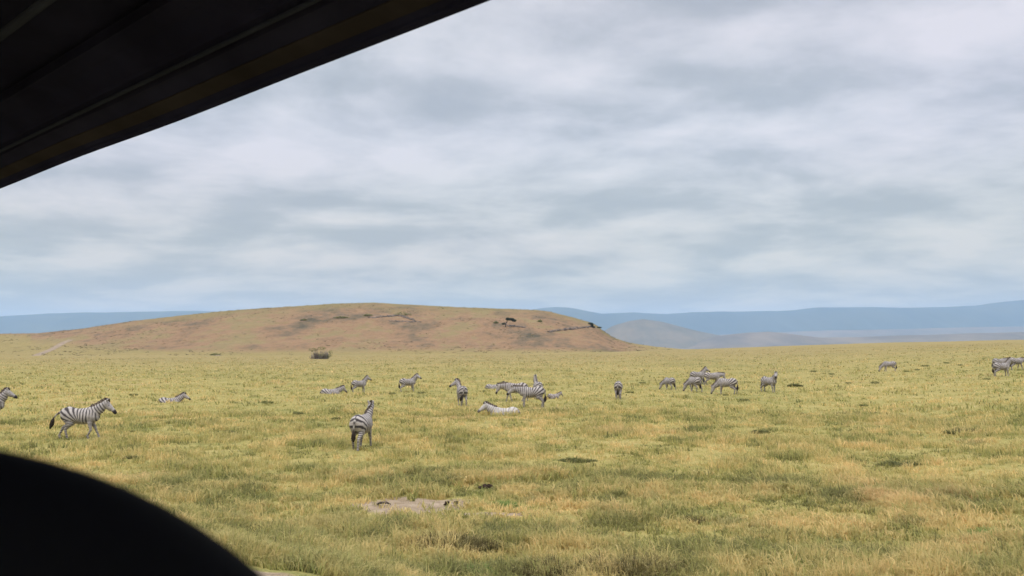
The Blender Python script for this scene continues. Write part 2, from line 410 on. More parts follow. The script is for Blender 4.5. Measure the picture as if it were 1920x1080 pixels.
# ------------------------------------------------------------------ zebras
def vec(*a): return np.array(a, float)
def rot_dir(pitch, yaw):       # pitch up in degrees, yaw to the animal's left in degrees
    p, y = R(pitch), R(yaw); return vec(math.cos(p)*math.cos(y), math.cos(p)*math.sin(y), math.sin(p))
LEGS_STAND = dict(fl=(0, 0, 0), fr=(.04, 0, 0), hl=(0, 0, 0), hr=(.05, 0, 0))
def zebra_pose(neck=(42, 0), head=(-40, 0), legs='stand', tail='down', neck_len=.60, lying=False, fat=1.0):
    prims = []; B = {}
    dz = -.64 if lying else 0.0
    def P(tag, a, b, ra, rb, ky=1, kz=1, k=.06): prims.append((tag, np.array(a, float), np.array(b, float), ra, rb, ky, kz, k))
    # trunk
    P('torso', (-.50, 0, 1.01+dz), (-.36, 0, .99+dz), .262, .268, .92, 1, .1)
    P('torso', (-.36, 0, .955+dz), (.12, 0, .93+dz), .285*fat, .295*fat, .95, 1, .1)
    P('torso', (.12, 0, .94+dz), (.42, 0, .97+dz), .285, .245, .82, 1, .1)
    P('torso', (-.62, 0, 1.09+dz), (-.45, 0, 1.14+dz), .13, .15, 1.1, 1, .1)
    P('torso', (.30, 0, 1.13+dz), (.40, 0, 1.10+dz), .145, .15, .75, 1, .1)
    P('torso', (.52, 0, .90+dz), (.44, 0, 1.02+dz), .15, .19, .95, 1, .1)
    # neck, in two lengths so that it arches
    npitch, nyaw = neck; hpitch, hyaw = head
    b0 = vec(.42, 0, 1.06+dz); d1 = rot_dir(npitch-6, nyaw*.5); d2 = rot_dir(npitch+4, nyaw)
    b1 = b0+d1*neck_len*.52; b2 = b1+d2*neck_len*.50
    P('neck', b0, b1, .225, .18, .68, 1, .08); P('neck', b1, b2, .18, .125, .74, 1, .06)
    hd = rot_dir(hpitch, nyaw+hyaw); side = vec(-math.sin(R(nyaw+hyaw)), math.cos(R(nyaw+hyaw)), 0)
    up = np.cross(hd, side); up /= np.linalg.norm(up)
    h0 = b2+hd*.04; 
    P('head', h0-up*.0, h0+hd*.18-up*.035, .118, .104, 1, 1, .05)
    P('head', h0+hd*.16-up*.01, h0+hd*.41-up*.02, .096, .064, 1, 1, .04)
    P('head', h0+hd*.06-up*.075, h0+hd*.24-up*.07, .075, .05, 1, 1, .04)
    P('head', h0+hd*.40-up*.02, h0+hd*.465-up*.03, .066, .062, 1, 1, .03)
    for s in (1, -1):
        e0 = h0+side*s*.062+up*.07-hd*.05; e1 = e0+up*.075+side*s*.025-hd*.03; e2 = e1+up*.075+side*s*.01-hd*.01
        P('ear', e0, e1, .026, .036, 1, 1, .02); P('ear', e1, e2, .036, .008, 1, 1, .02)
    H = dict(h0=h0, hd=hd, up=up, side=side, b0=b0, b1=b1, b2=b2, d1=d1, d2=d2, dz=dz)
    # legs
    def front(y, knee, fet, tag='fleg'):
        P(tag, (.42, y*.95, .90), (.37, y, .70), .135, .085, .75, 1, .07); P(tag, (.37, y, .70), knee, .08, .047, 1, 1, .04)
        P(tag, knee, fet, .043, .033, 1, 1, .02); P(tag, fet, (fet[0]+.03, fet[1], max(fet[2]-.09, .03)), .036, .045, 1, 1, .02)
    def hind(y, stifle, hock, fet):
        P('hleg', (-.50, y*.85, .95), stifle, .20, .125, .72, 1, .07); P('hleg', stifle, hock, .115, .052, .8, 1, .05)
        P('hleg', hock, fet, .047, .035, 1, 1, .02); P('hleg', fet, (fet[0]+.03, fet[1], max(fet[2]-.09, .03)), .038, .047, 1, 1, .02)
    if lying:
        for y in (.15, -.15):
            P('fleg', (.42, y, .32), (.52, y*1.25, .16), .12, .08, .8, 1, .07); P('fleg', (.52, y*1.25, .16), (.74, y*1.2, .08), .062, .048, 1, 1, .03)
            P('fleg', (.74, y*1.2, .08), (.48, y*1.5, .05), .042, .036, 1, 1, .02)
            P('hleg', (-.45, y, .33), (-.18, y*1.75, .20), .20, .13, .8, 1, .08); P('hleg', (-.18, y*1.75, .18), (-.52, y*2.0, .08), .10, .055, 1, 1, .04)
            P('hleg', (-.52, y*2.0, .08), (-.16, y*2.25, .05), .045, .038, 1, 1, .02)
    elif legs == 'walk':
        front(.13, vec(.50, .13, .44), vec(.62, .13, .17)); front(-.13, vec(.42, -.13, .43), vec(.30, -.13, .20))
        hind(.14, vec(-.40, .15, .70), vec(-.72, .14, .50), vec(-.86, .14, .20)); hind(-.14, vec(-.36, -.15, .68), vec(-.52, -.14, .45), vec(-.44, -.14, .12))
    elif legs == 'stride':
        front(.13, vec(.30, .13, .42), vec(.20, .13, .13)); front(-.13, vec(.50, -.13, .42), vec(.56, -.13, .13))
        hind(.14, vec(-.34, .15, .70), vec(-.58, .14, .47), vec(-.44, .14, .13)); hind(-.14, vec(-.46, -.15, .70), vec(-.76, -.14, .48), vec(-.80, -.14, .14))
    else:
        front(.13, vec(.40, .12, .41), vec(.39, .12, .12)); front(-.13, vec(.44, -.12, .41), vec(.46, -.12, .12))
        hind(.14, vec(-.40, .16, .70), vec(-.67, .14, .47), vec(-.61, .14, .13)); hind(-.14, vec(-.42, -.16, .70), vec(-.74, -.14, .47), vec(-.70, -.14, .13))
    return prims, H
def zebra_field(prims, h):
    lo = np.min([np.minimum(p[1], p[2])-max(p[3], p[4])*1.15 for p in prims], 0)-3*h
    hi = np.max([np.maximum(p[1], p[2])+max(p[3], p[4])*1.15 for p in prims], 0)+3*h
    n = np.ceil((hi-lo)/h).astype(int)
    g = [lo[i]+h*np.arange(n[i]) for i in range(3)]
    P = np.stack(np.meshgrid(*g, indexing='ij'), -1)
    F = None
    for tag, a, b, ra, rb, ky, kz, k in prims:
        d = sdf_cone(P, a, b, ra, rb, ky, kz); F = d if F is None else smin(F, d, k)
    return surface_nets(F, lo, h)
def duty(n, d):      # dark where the phase lies within the dark share of its cycle
    f = np.abs((n % 1.0)-.5)*2; return 1-np.clip((f-d+.16)/.32, 0, 1)
def stripes(V, prims, H, seed=0, brown=0.0, pale=False):
    tags = ['torso', 'neck', 'head', 'ear', 'fleg', 'hleg']; D = {t: np.full(len(V), 9.0) for t in tags}
    for tag, a, b, ra, rb, ky, kz, k in prims: D[tag] = np.minimum(D[tag], sdf_cone(V, a, b, ra, rb, ky, kz))
    x, y, z = V[:, 0], V[:, 1], V[:, 2]-H['dz']; rs = np.random.default_rng(seed)
    wob = .25*(vnoise(x*5+seed, z*5, seed)-.5)+.12*(vnoise(x*13, z*13+y*9, seed+1)-.5)
    xp, zp = .06, .60
    phi = np.arctan2(xp-x, np.maximum(z-zp, -9)); phi = np.where(phi < 0, phi+0, phi)
    nT = np.where(x > xp, x/.108, xp/.108-np.abs(phi)/.235)+wob
    aT = duty(nT, np.where(x < xp, .46, .42))
    # paler belly, dark line along the back
    aT = np.maximum(aT*(sstep(.62, .74, z)*.75+.25), .9*(1-sstep(.012, .035, np.abs(y)))*sstep(1.12, 1.2, z))
    nL = -(z/.062)+wob*1.2+.6*x; aH = duty(nL, .45)
    aHl = np.where(z > .78, aT, aH); aF = duty(z/.055+wob, .42)*(1-sstep(.80, .92, z)*.5)
    b0, b2 = H['b0'], H['b2']; dn = (b2-b0); L = np.linalg.norm(dn); tn = ((V-b0)@(dn/L)); aN = duty(tn/.10+wob*.8+.35, .45)
    th = (V-H['h0'])@H['hd']; uh = (V-H['h0'])@H['up']; sh = (V-H['h0'])@H['side']
    aHd = duty(th/.045+uh*9+wob, .38)*.75
    aHd = np.maximum(aHd, sstep(.34, .40, th))                         # muzzle
    for s in (1, -1): aHd = np.maximum(aHd, 1-sstep(.015, .03, np.sqrt((th-.11)**2+(uh-.035)**2+(sh-s*.085)**2)))   # eye
    aE = duty(uh/.06, .4)*.8
    k = .05; W = np.stack([np.exp(-np.clip(D[t], -.3, 3)/.02) for t in tags], 1); W /= W.sum(1, keepdims=True)
    A = np.stack([aT, aN, aHd, aE, aF, aHl], 1); a = (A*W).sum(1)
    hoof = 1-sstep(.05, .08, V[:, 2]) if H['dz'] == 0 else 0*z
    a = np.clip(np.maximum(a, hoof), 0, 1)
    muzzle = (W[:, 2] > .5)*sstep(.33, .42, th)
    light = vec(.43, .385, .36); dark = vec(.052, .044, .045)+brown*vec(.10, .05, .03)
    if pale: dark = vec(.23, .20, .185); light = vec(.50, .46, .43); a = np.where((W[:, 2] > .5), a, a*.8)
    # faint brownish shadow stripes between the broad ones on the haunch
    sh2 = duty(nT*1.0+.5, .16)*.35*(x < .0)
    base = light[None]*(1-.30*sh2[:, None]*vec(.8, 1, 1.2))
    tone = (.88+.24*vnoise(x*6, z*6+y*4, seed+5))[:, None]
    col = base*tone*(1-a[:, None])+dark[None]*a[:, None]
    return np.clip(col*(1-.5*muzzle[:, None]), .008, 1)
m_coat, nt, b = material("zebra_coat", .8, .15)
at_ = nt.node('ShaderNodeAttribute', attribute_name='coat').outputs['Color']
ob = nt.node('ShaderNodeTexCoord').outputs['Object']
nt.put(b.inputs['Base Color'], nt.mix(.5, at_, nt.mix(1.0, at_, nt.ramp(nt.noise(ob, 22, 3), [(.35, .72), (.65, 1.2)]), 'MULTIPLY')))
bump(nt, b, nt.noise(ob, 60, 3), .25, .01)
m_hair, nt, b = material("dark_hair", .85, .1)
nt.put(b.inputs['Base Color'], nt.ramp(nt.noise(nt.node('ShaderNodeTexCoord').outputs['Object'], 30, 3), [(.3, (.012, .010, .009)), (.7, (.05, .035, .026))]))

def mane_mesh(H, prims, seed=0):
    """upright brush from the withers to between the ears, banded like the neck"""
    pts = []; N = 26
    path = [H['b0']-vec(.06, 0, 0), H['b1'], H['b2'], H['h0']+H['hd']*.03]
    dirs = [H['d1'], (H['d1']+H['d2'])/2, H['d2']*.6+H['hd']*.4, H['hd']]
    rad = [.185, .155, .112, .098]
    V = []; C = []
    for i in range(N+1):
        t = i/N*3; j = min(int(t), 2); f = t-j
        p = path[j]*(1-f)+path[j+1]*f; d = dirs[j]*(1-f)+dirs[j+1]*f; d /= np.linalg.norm(d); r = rad[j]*(1-f)+rad[j+1]*f
        sd = np.cross(vec(0, 0, 1), d); sd = sd/np.linalg.norm(sd) if np.linalg.norm(sd) > .05 else vec(0, 1, 0)
        if j >= 1: sd = sd*(1-min(t-1, 1))+H['side']*min(t-1, 1); sd /= np.linalg.norm(sd)
        up = np.cross(d, sd); up /= np.linalg.norm(up)
        if up[2] < -.2: up = -up
        hgt = .115*min(1, .25+i/5)*min(1, .45+(N-i)/5)*(1+.12*math.sin(i*2.1+seed))
        w_ = .024
        tn = (p-H['b0'])@((H['b2']-H['b0'])/np.linalg.norm(H['b2']-H['b0']))
        a = float(duty(np.array([tn/.10+.35]), .5)[0])
        for (s, hh) in ((1, -.03), (1, hgt*.6), (.35, hgt), (-.35, hgt), (-1, hgt*.6), (-1, -.03)):
            V.append(p+up*(r+hh)+sd*s*w_)
            tip = 1 if hh > hgt*.8 else 0
            a2 = max(a, tip*.9, .35); C.append(vec(.30, .24, .19)*(1-a2)+vec(.035, .024, .018)*a2)
    F = []
    for i in range(N):
        for k in range(5): o = i*6+k; F.append((o, o+6, o+7, o+1))
    F += [(0, 1, 2, 3, 4, 5), tuple(N*6+k for k in (5, 4, 3, 2, 1, 0))]
    return pymesh("mane", V, F, m_coat, attrs={'coat': np.array(C)})
def tube_mesh(name, pts, rads, mat, n=8, cols=None):
    V = []; F = []; C = []
    pts = [np.array(p, float) for p in pts]
    for i, p in enumerate(pts):
        d = pts[min(i+1, len(pts)-1)]-pts[max(i-1, 0)]; d /= np.linalg.norm(d)
        s = np.cross(d, vec(0, 1, 0) if abs(d[1]) < .9 else vec(1, 0, 0)); s /= np.linalg.norm(s); u = np.cross(s, d)
        for k in range(n):
            a = 2*math.pi*k/n; V.append(p+(s*math.cos(a)+u*math.sin(a))*rads[i]); C.append(cols[i] if cols else (0, 0, 0))
    for i in range(len(pts)-1):
        for k in range(n): a = i*n+k; b_ = i*n+(k+1) % n; F.append((a, b_, b_+n, a+n))
    F += [tuple(reversed(range(n))), tuple((len(pts)-1)*n+k for k in range(n))]
    return pymesh(name, V, F, mat, attrs={'coat': np.array(C)} if cols else None)
TAILS = {'down': [(-.74, 0, 1.14), (-.80, 0, 1.05), (-.815, .01, .92), (-.82, .01, .78), (-.82, .015, .66), (-.81, .02, .52), (-.80, .02, .40)],
         'swing': [(-.74, 0, 1.12), (-.84, 0, 1.06), (-.94, 0, .98), (-1.02, 0, .88), (-1.06, 0, .76), (-1.09, 0, .62), (-1.15, 0, .46)],
         'side': [(-.74, 0, 1.14), (-.81, .02, 1.05), (-.83, .05, .92), (-.83, .10, .78), (-.82, .16, .66), (-.80, .20, .54), (-.79, .22, .42)],
         'lie': [(-.72, .05, .48), (-.80, .08, .36), (-.84, .12, .22), (-.84, .18, .12), (-.80, .26, .06), (-.74, .34, .05), (-.68, .40, .04)]}
def tail_meshes(kind):
    p = TAILS[kind]
    col = [(.40, .36, .32) if i % 2 == 0 else (.05, .04, .035) for i in range(5)]
    dock = tube_mesh("tail", p[:5], [.05, .04, .032, .028, .024], m_coat, 8, col)
    tuft = tube_mesh("tail_tuft", p[3:], [.028, .075, .085, .02], m_hair, 8)
    return dock, tuft
POSES = {
 'walk':        dict(neck=(38, 0), head=(-42, 0), legs='walk', tail='swing'),
 'alert':       dict(neck=(55, 0), head=(-30, 0), tail='down'),
 'alert_left':  dict(neck=(48, 30), head=(-32, 50), tail='side'),
 'alert_right': dict(neck=(52, -22), head=(-28, -30), tail='down'),
 'near_rear':   dict(neck=(52, -8), head=(-32, 45), tail='down', legs='stride', fat=1.14),
 'graze':       dict(neck=(-38, 0), head=(-68, 0), tail='down', neck_len=.74),
 'graze_left':  dict(neck=(-36, 22), head=(-66, 10), tail='down', neck_len=.74, legs='stride'),
 'droop':       dict(neck=(4, 0), head=(-66, 0), tail='down', legs='stride'),
 'level':       dict(neck=(12, 0), head=(-38, 0), tail='down'),
 'lie':         dict(neck=(40, 0), head=(-34, 0), lying=True, tail='lie'),
 'lie_pale':    dict(neck=(34, 8), head=(-36, 0), lying=True, tail='lie'),
 'lie_low':     dict(neck=(30, 15), head=(-44, 10), lying=True, tail='lie'),
}
POSE_MESH = {}
def pose_meshes(key, h, brown, seed):
    k = (key, brown > .3, h)
    if k not in POSE_MESH:
        cfg = dict(POSES[key]); tail = cfg.pop('tail')
        prims, H = zebra_pose(**cfg); V, F = zebra_field(prims, h)
        body = pymesh("body", V, F, m_coat, attrs={'coat': stripes(V, prims, H, seed, brown, 'pale' in key)})
        POSE_MESH[k] = (body, mane_mesh(H, prims, seed))+tail_meshes(tail)
    return POSE_MESH[k]
def zebra(pose, px, Y, yaw, label, scale=1.0, h=.024, brown=0.0, seed=3, group='zebras scattered over the grassland', sink=.09):
    d = ray(px, 648); x = d.x*Y
    e = bpy.data.objects.new("zebra", None); COL.objects.link(e)
    e.location = (x, Y, ground_z(x, Y)-.02-sink); e.rotation_euler = (0, 0, R(yaw)); e.scale = (scale,)*3
    e['label'] = label; e['category'] = 'zebra'; e['group'] = group
    body, mane, tail, tuft = pose_meshes(pose, h, brown, seed)
    bo = link("body", body, e); link("mane", mane, e); t = link("tail", tail, e); link("tail_tuft", tuft, t)
    return e
# yaw: 0 faces right across the picture, 90 walks away from the camera, 180 faces left, 270 comes towards it
zebra('walk', 157, 33.0, 4, 'lone zebra walking right in full side view, black tail tuft swung out behind', h=.018, seed=4, scale=1.0)
zebra('near_rear', 681, 29.8, 80, 'nearest zebra, seen from behind with broad rump stripes and black hanging tail', h=.018, seed=11, scale=.98)
zebra('alert', -17, 40, 8, 'zebra half out of view at the edge, only its lowered head and neck showing', seed=5)
zebra('lie', 322, 54, 8, 'zebra lying in the grass beyond the walking zebra, only head and back showing', seed=6, sink=.26, scale=.92)
zebra('lie_low', 622, 64, 20, 'pale zebra lying low in grass, leftmost of three in the row behind the nearest zebra', seed=7, sink=.22, scale=.95)
zebra('alert', 675, 66, 32, 'small grey zebra turned half away directly behind the nearest zebra, ears up', scale=.80, seed=8)
zebra('alert_right', 766, 67, 24, 'grey zebra with upright ears standing between the nearest zebra and the one looking left', scale=.88, seed=9)
zebra('alert_left', 866, 51, 104, 'zebra seen from behind with its head turned left and dark muzzle in profile', seed=12)
zebra('lie_low', 926, 72, 10, 'faint pale zebra lying in the grass behind the group of three', seed=7, sink=.2, scale=.9)
zebra('droop', 966, 55, 180, 'zebra with drooping head and brown mane, leftmost of the tight group of three', seed=13, brown=.15)
zebra('level', 996, 50, 177, 'large zebra with striped rump, in front of the tight group of three', seed=5)
zebra('alert', 1008, 58, 100, 'zebra mostly hidden behind the group of three, only its raised neck and ears showing', seed=8, group='zebras scattered over the grassland')
zebra('lie_pale', 945, 44, 184, 'whitish zebra lying down in front of the group of three, head raised to the left', seed=6, sink=.24, scale=1.0)
zebra('lie_low', 1038, 58, 15, 'small brownish foal lying almost hidden to the right of the group of three', scale=.55, brown=.5, seed=7, sink=.02)
zebra('graze', 1159, 58, 80, 'zebra grazing on its own, seen from behind with reddish stripes and hanging tail', seed=14, brown=.1)
zebra('graze_left', 1254, 70, 118, 'small dark grey zebra grazing alone to the left of the cluster of four', scale=.86, seed=15)
zebra('graze_left', 1301, 67, 112, 'striped zebra grazing with its rump to us, front left of the cluster of four', seed=15)
zebra('alert', 1308, 80, 14, 'zebra with raised head and pricked ears at the back of the cluster of four', seed=8)
zebra('droop', 1335, 77, 8, 'zebra with lowered head at the back right of the cluster of four', seed=13)
zebra('graze', 1361, 63, 148, 'zebra with dark brown tail grazing away, front right of the cluster of four', seed=14)
zebra('alert_right', 1441, 66, 300, 'upright zebra facing us alone to the right of the cluster, head turned right', seed=9)
zebra('graze', 1666, 100, 176, 'small distant zebra grazing alone between the cluster and the right edge', seed=14)
zebra('alert', 1877, 73, 6, 'zebra in full side view, frontmost of the three at the right edge', seed=8, brown=.05)
zebra('level', 1873, 84, 12, 'zebra behind the frontmost one at the right edge, rump and back showing', seed=5)
zebra('droop', 1905, 84, 16, 'zebra with drooping head, outermost of the three at the right edge', seed=13)

# ------------------------------------------------------------------ safari vehicle round the camera
def plastic(name, c, rough, spec):
    m, nt, b = material(name, rough, spec); ob = nt.node('ShaderNodeTexCoord').outputs['Object']
    nt.put(b.inputs['Base Color'], nt.ramp(nt.noise(ob, 6, 4), [(.3, tuple(v*.75 for v in c)), (.7, tuple(v*1.2 for v in c))]))
    nt.put(b.inputs['Roughness'], nt.math('ADD', rough-.08, nt.math('MULTIPLY', nt.noise(ob, 3, 3), .16)))
    bump(nt, b, nt.noise(ob, 240, 2), .15, .002); return m
m_trim = plastic("black_trim", (.016, .016, .042), .6, .0)
m_lining = plastic("dark_lining", (.012, .012, .032), .8, .0)
m_rubber = plastic("rubber_seal", (.006, .006, .007), .6, .3)
m_paint = plastic("sand_paint", (.26, .22, .14), .35, .5)
m_cloth = plastic("black_upholstery", (.008, .008, .011), .9, .1)
DR = vec(-.7328, .6804, 0); NR = vec(.6804, .7328, 0)      # along the side of the vehicle, and out of its window
veh = bpy.data.objects.new("safari_vehicle", None); COL.objects.link(veh); veh.location = (0, 0, 0)
veh['label'] = 'black edge of the safari vehicle window and seat framing the view'; veh['category'] = 'vehicle'
def extrude(name, prof, t0, t1, mat, parent, n=60, wob=0.0):
    """closed profile of (outward, height above eye) swept along the side"""
    V = []; m = len(prof)
    for i in range(n+1):
        t = t0+(t1-t0)*i/n; w_ = wob*(math.sin(t*3.1+.7)+.5*math.sin(t*6.7))
        for (o, z) in prof: V.append(DR*t+NR*o+vec(0, 0, CAMZ+z+w_))
    F = [(i*m+k, i*m+(k+1) % m, (i+1)*m+(k+1) % m, (i+1)*m+k) for i in range(n) for k in range(m)]
    F += [tuple(range(m)), tuple(n*m+k for k in reversed(range(m)))]
    return link(name, pymesh(name, V, F, mat, smooth=False), parent)
def arc(cx, cz, r, a0, a1, n=8): return [(cx+r*math.cos(R(a0+(a1-a0)*i/n)), cz+r*math.sin(R(a0+(a1-a0)*i/n))) for i in range(n+1)]
# window header: rounded lower lip, stepped trim towards the roof lining
extrude("window_header", [(.775, .470), (.774, .456)]+arc(.762, .454, .009, 0, -180, 6)+[(.745, .462), (.715, .472), (.690, .487), (.682, .505), (.700, .56), (.775, .56)], -2.2, 3.4, m_trim, veh, wob=.0022)
extrude("header_trim", [(.6815, .492), (.676, .489), (.660, .496), (.654, .502), (.620, .525), (.585, .535), (.585, .556), (.6815, .556)], -2.2, 3.4, m_lining, veh)
m_bead = plastic("edge_highlight", (.022, .024, .046), .5, .0); m_brown = plastic("brown_glow", (.025, .0215, .031), .6, .0)  # highlight lines and the brown ground reflection, put into the base colours
extrude("glow_strip", [(.7445, .4622), (.7445, .4592), (.716, .4690), (.716, .4712)], -2.2, 3.4, m_brown, veh, wob=.0022)  # added strip: its brown stands for ground light reflected above the lip
extrude("trim_bead", arc(.668, .4855, .004, 0, 330, 9), -2.2, 3.4, m_bead, veh)
extrude("grab_rail", arc(.462, .545, .008, 0, 330, 11), -1.2, 2.4, m_bead, veh)
roof = extrude("roof", [(.80, .562), (.80, .60), (.70, .64), (.30, .67), (-.80, .67), (-.80, .60), (.20, .60), (.58, .562)], -2.2, 3.4, m_lining, veh)
extrude("door_panel", [(.76, -1.75), (.80, -1.75), (.80, -.62), (.78, -.60), (.74, -.60), (.72, -.63), (.72, -1.1), (.74, -1.75)], -2.2, 3.4, m_paint, veh)
for t0 in (-2.14, 3.0):
    extrude("window_pillar", [(.735, -.598), (.775, -.598), (.775, .44), (.735, .46)], t0, t0+.09, m_trim, veh, n=2)
# seat with a rounded headrest close to the lens
def superell(name, c, r, e, mat, parent, rot=0, tilt=0, n=40):
    V = []; F = []
    sg = lambda v, p: math.copysign(abs(v)**p, v)
    Mx = Matrix.Rotation(rot, 3, 'Z') @ Matrix.Rotation(tilt, 3, 'Y')
    for i in range(n+1):
        a = -math.pi/2+math.pi*i/n
        for j in range(2*n):
            b_ = math.pi*j/n
            v = Vector((r[0]*sg(math.cos(a), e)*sg(math.cos(b_), e), r[1]*sg(math.cos(a), e)*sg(math.sin(b_), e), r[2]*sg(math.sin(a), e)))
            V.append(tuple(Mx @ v))
    m = 2*n
    F = [(i*m+k, i*m+(k+1) % m, (i+1)*m+(k+1) % m, (i+1)*m+k) for i in range(n) for k in range(m)]
    return link(name, pymesh(name, V, F, mat), parent, loc=c)
seat = superell("seat", (-.19, .30, CAMZ-.62), (.24, .09, .40), .6, m_cloth, veh, rot=R(8))
hr = superell("headrest", (0, 0, 0), (.150, .06, .135), .97, m_cloth, seat, rot=R(0))
HRP = at(-305, 1822, .23); hr.location = (HRP.x+.19, HRP.y-.30, HRP.z-CAMZ+.62)
for s in (-.05, .05):
    link("headrest_post", tube_mesh("headrest_post", [(s, 0, -.16), (s, 0, -.08)], [.006, .006], m_trim, 10), hr)

# ------------------------------------------------------------------ grass: bent blades in tufts, thinning with distance
m_grass, nt, b = material("grass_blades", .9, .06)
gc = cover_colour(nt, None, tuft=True)
tn_ = nt.node('ShaderNodeAttribute', attribute_name='tint').outputs['Fac']
hgt = nt.node('ShaderNodeAttribute', attribute_name='tip').outputs['Fac']
kind_ = nt.ramp(tn_, [(0.0, (.30, .36, .26)), (.25, (.74, .88, .58)), (.5, (1.05, 1.05, .95)), (.8, (1.32, 1.20, 1.12)), (1.0, (1.6, 1.42, 1.5))])
gcol = nt.mix(1.0, gc, kind_, 'MULTIPLY')
gcol = nt.mix(1.0, gcol, (1.36, 1.36, 1.55), 'MULTIPLY'); gcol = nt.mix(nt.math('MULTIPLY', hgt, .35), gcol, (.52, .44, .235)); nt.put(b.inputs['Base Color'], gcol)
tr = nt.node('ShaderNodeBsdfTranslucent'); nt.put(tr.inputs['Color'], gcol)
mx = nt.node('ShaderNodeMixShader'); mx.inputs[0].default_value = .42
outn = [n for n in nt.n if n.type == 'OUTPUT_MATERIAL'][0]
nt.l.new(b.outputs[0], mx.inputs[1]); nt.l.new(tr.outputs[0], mx.inputs[2]); nt.l.new(mx.outputs[0], outn.inputs['Surface'])

def bare_mask(X, Y):
    m = np.zeros_like(X)
    for (bx, by, sx, sy, ang) in BARE:
        q = ((X-bx)/sx)**2+((Y-by)/sy)**2+1.6*(fbm(X*1.1, Y*1.1, 3, 77)-.5)
        m = np.maximum(m, 1-sstep(.15, 1.5, q))
    return m
def blades(X, Y, Z, H, W, lean, la, tint, jit=.5):
    """one bent blade per entry: 5 points, a quad and a tip triangle (as two quads would be heavier)"""
    n = len(X); ya = rng.uniform(0, math.pi, n)
    wx = np.cos(ya)*W*.5; wy = np.sin(ya)*W*.5
    lx = np.cos(la)*lean*H; ly = np.sin(la)*lean*H
    b0 = np.stack([X-wx, Y-wy, Z], -1); b1 = np.stack([X+wx, Y+wy, Z], -1)
    mz = Z+H*.62*np.sqrt(np.clip(1-(lean*.5)**2, .2, 1))
    m0 = np.stack([X-wx*.8+lx*.35, Y-wy*.8+ly*.35, mz], -1); m1 = np.stack([X+wx*.8+lx*.35, Y+wy*.8+ly*.35, mz], -1)
    t = np.stack([X+lx, Y+ly, Z+H*np.clip(1-.45*lean, .25, 1)], -1)
    V = np.stack([b0, b1, m0, m1, t], 1).reshape(-1, 3)
    o = (np.arange(n)*5)[:, None]
    F = np.concatenate([o+np.array([[0, 1, 3]]), o+np.array([[0, 3, 2]]), o+np.array([[2, 3, 4]])], 0)
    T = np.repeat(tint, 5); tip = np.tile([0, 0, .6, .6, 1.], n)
    return V, F, T, tip
def scatter(n_t, r0, r1, per, hb, wpx, seed):
    g = np.random.default_rng(seed)
    r = r0*(r1/r0)**(g.uniform(0, 1, n_t)**(1.35 if r1 > 100 else 1)); a = g.uniform(R(-33.5), R(33.5), n_t)
    X = r*np.sin(a); Y = r*np.cos(a)
    bx = math.tan(0)
    patch = fbm(X/2.3, Y/2.3, 4, 50); clump = fbm(X/.55, Y/.55, 3, 55)
    big = sstep(.44, .66, patch)
    H = (1-.5*sstep(110, 300, r))*hb*(.45+.9*big+.55*sstep(.45, .7, clump)+.25*g.normal(0, 1, n_t).clip(-1, 2))
    tint0 = np.clip(.5+1.5*(fbm(X/1.2, Y/1.2, 3, 90)-.5)+.9*(clump-.5)+(.24 if r1 < 30 else .15)*g.normal(0, 1, n_t), 0, 1)
    keep = g.uniform(0, 1, n_t) > .93*bare_mask(X, Y)**.6
    keep &= g.uniform(0, 1, n_t) < (.30+.70*sstep(.36, .50, fbm(X/.9, Y/.9, 3, 58)))
    X, Y, H, tint0 = X[keep], Y[keep], H[keep], tint0[keep]
    n = len(X)
    Xb = np.repeat(X, per)+g.normal(0, .055, n*per)*np.repeat(np.maximum(1, np.hypot(X, Y)/22), per)
    Yb = np.repeat(Y, per)+g.normal(0, .055, n*per)*np.repeat(np.maximum(1, np.hypot(X, Y)/22), per)
    Hb = np.repeat(H, per)*g.uniform(.55, 1.15, n*per)
    rr = np.hypot(Xb, Yb); W = rr/853.*wpx*g.uniform(.6, 1.2, n*per)
    W = np.maximum(W, .006)
    lean = np.clip(g.normal(.7, .33, n*per), .05, 1.5); la = g.uniform(0, 2*math.pi, n*per)*.55+g.normal(.3, 1.2, n*per)
    tb = np.clip(np.repeat(tint0, per)+g.normal(0, .13, n*per), 0, 1)
    Z = terrain(Xb, Yb)-.01
    return blades(Xb, Yb, Z, Hb, W, lean, la, tb)
parts = [scatter(46000, 10.5, 24, 8, .20, 1.15, 1), scatter(36000, 20, 48, 6, .21, .8, 2), scatter(34000, 42, 300, 4, .20, .9, 3)]
Vs, Fs, Ts, Ps = [], [], [], []; off = 0
for V, F, T, P_ in parts:
    Vs.append(V); Fs.append(F+off); Ts.append(T); Ps.append(P_); off += len(V)
link("grass", pymesh("grass", np.concatenate(Vs), np.concatenate(Fs), m_grass, attrs={'tint': np.concatenate(Ts), 'tip': np.concatenate(Ps)}), kind='stuff')

# ------------------------------------------------------------------ plants and small things of their own
def blade_material(name, stops, trans=.25):
    m, nt, b = material(name, .9, .06)
    t = nt.node('ShaderNodeAttribute', attribute_name='tint').outputs['Fac']
    c = nt.ramp(t, stops); nt.put(b.inputs['Base Color'], c)
    tr = nt.node('ShaderNodeBsdfTranslucent'); nt.put(tr.inputs['Color'], c)
    mx = nt.node('ShaderNodeMixShader'); mx.inputs[0].default_value = trans
    o = [n for n in nt.n if n.type == 'OUTPUT_MATERIAL'][0]
    nt.l.new(b.outputs[0], mx.inputs[1]); nt.l.new(tr.outputs[0], mx.inputs[2]); nt.l.new(mx.outputs[0], o.inputs['Surface']); return m
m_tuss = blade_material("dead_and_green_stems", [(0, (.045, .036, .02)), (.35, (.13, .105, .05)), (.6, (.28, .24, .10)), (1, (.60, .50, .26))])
m_green = blade_material("fresh_green_stems", [(0, (.07, .12, .03)), (.5, (.20, .29, .08)), (1, (.42, .44, .17))])
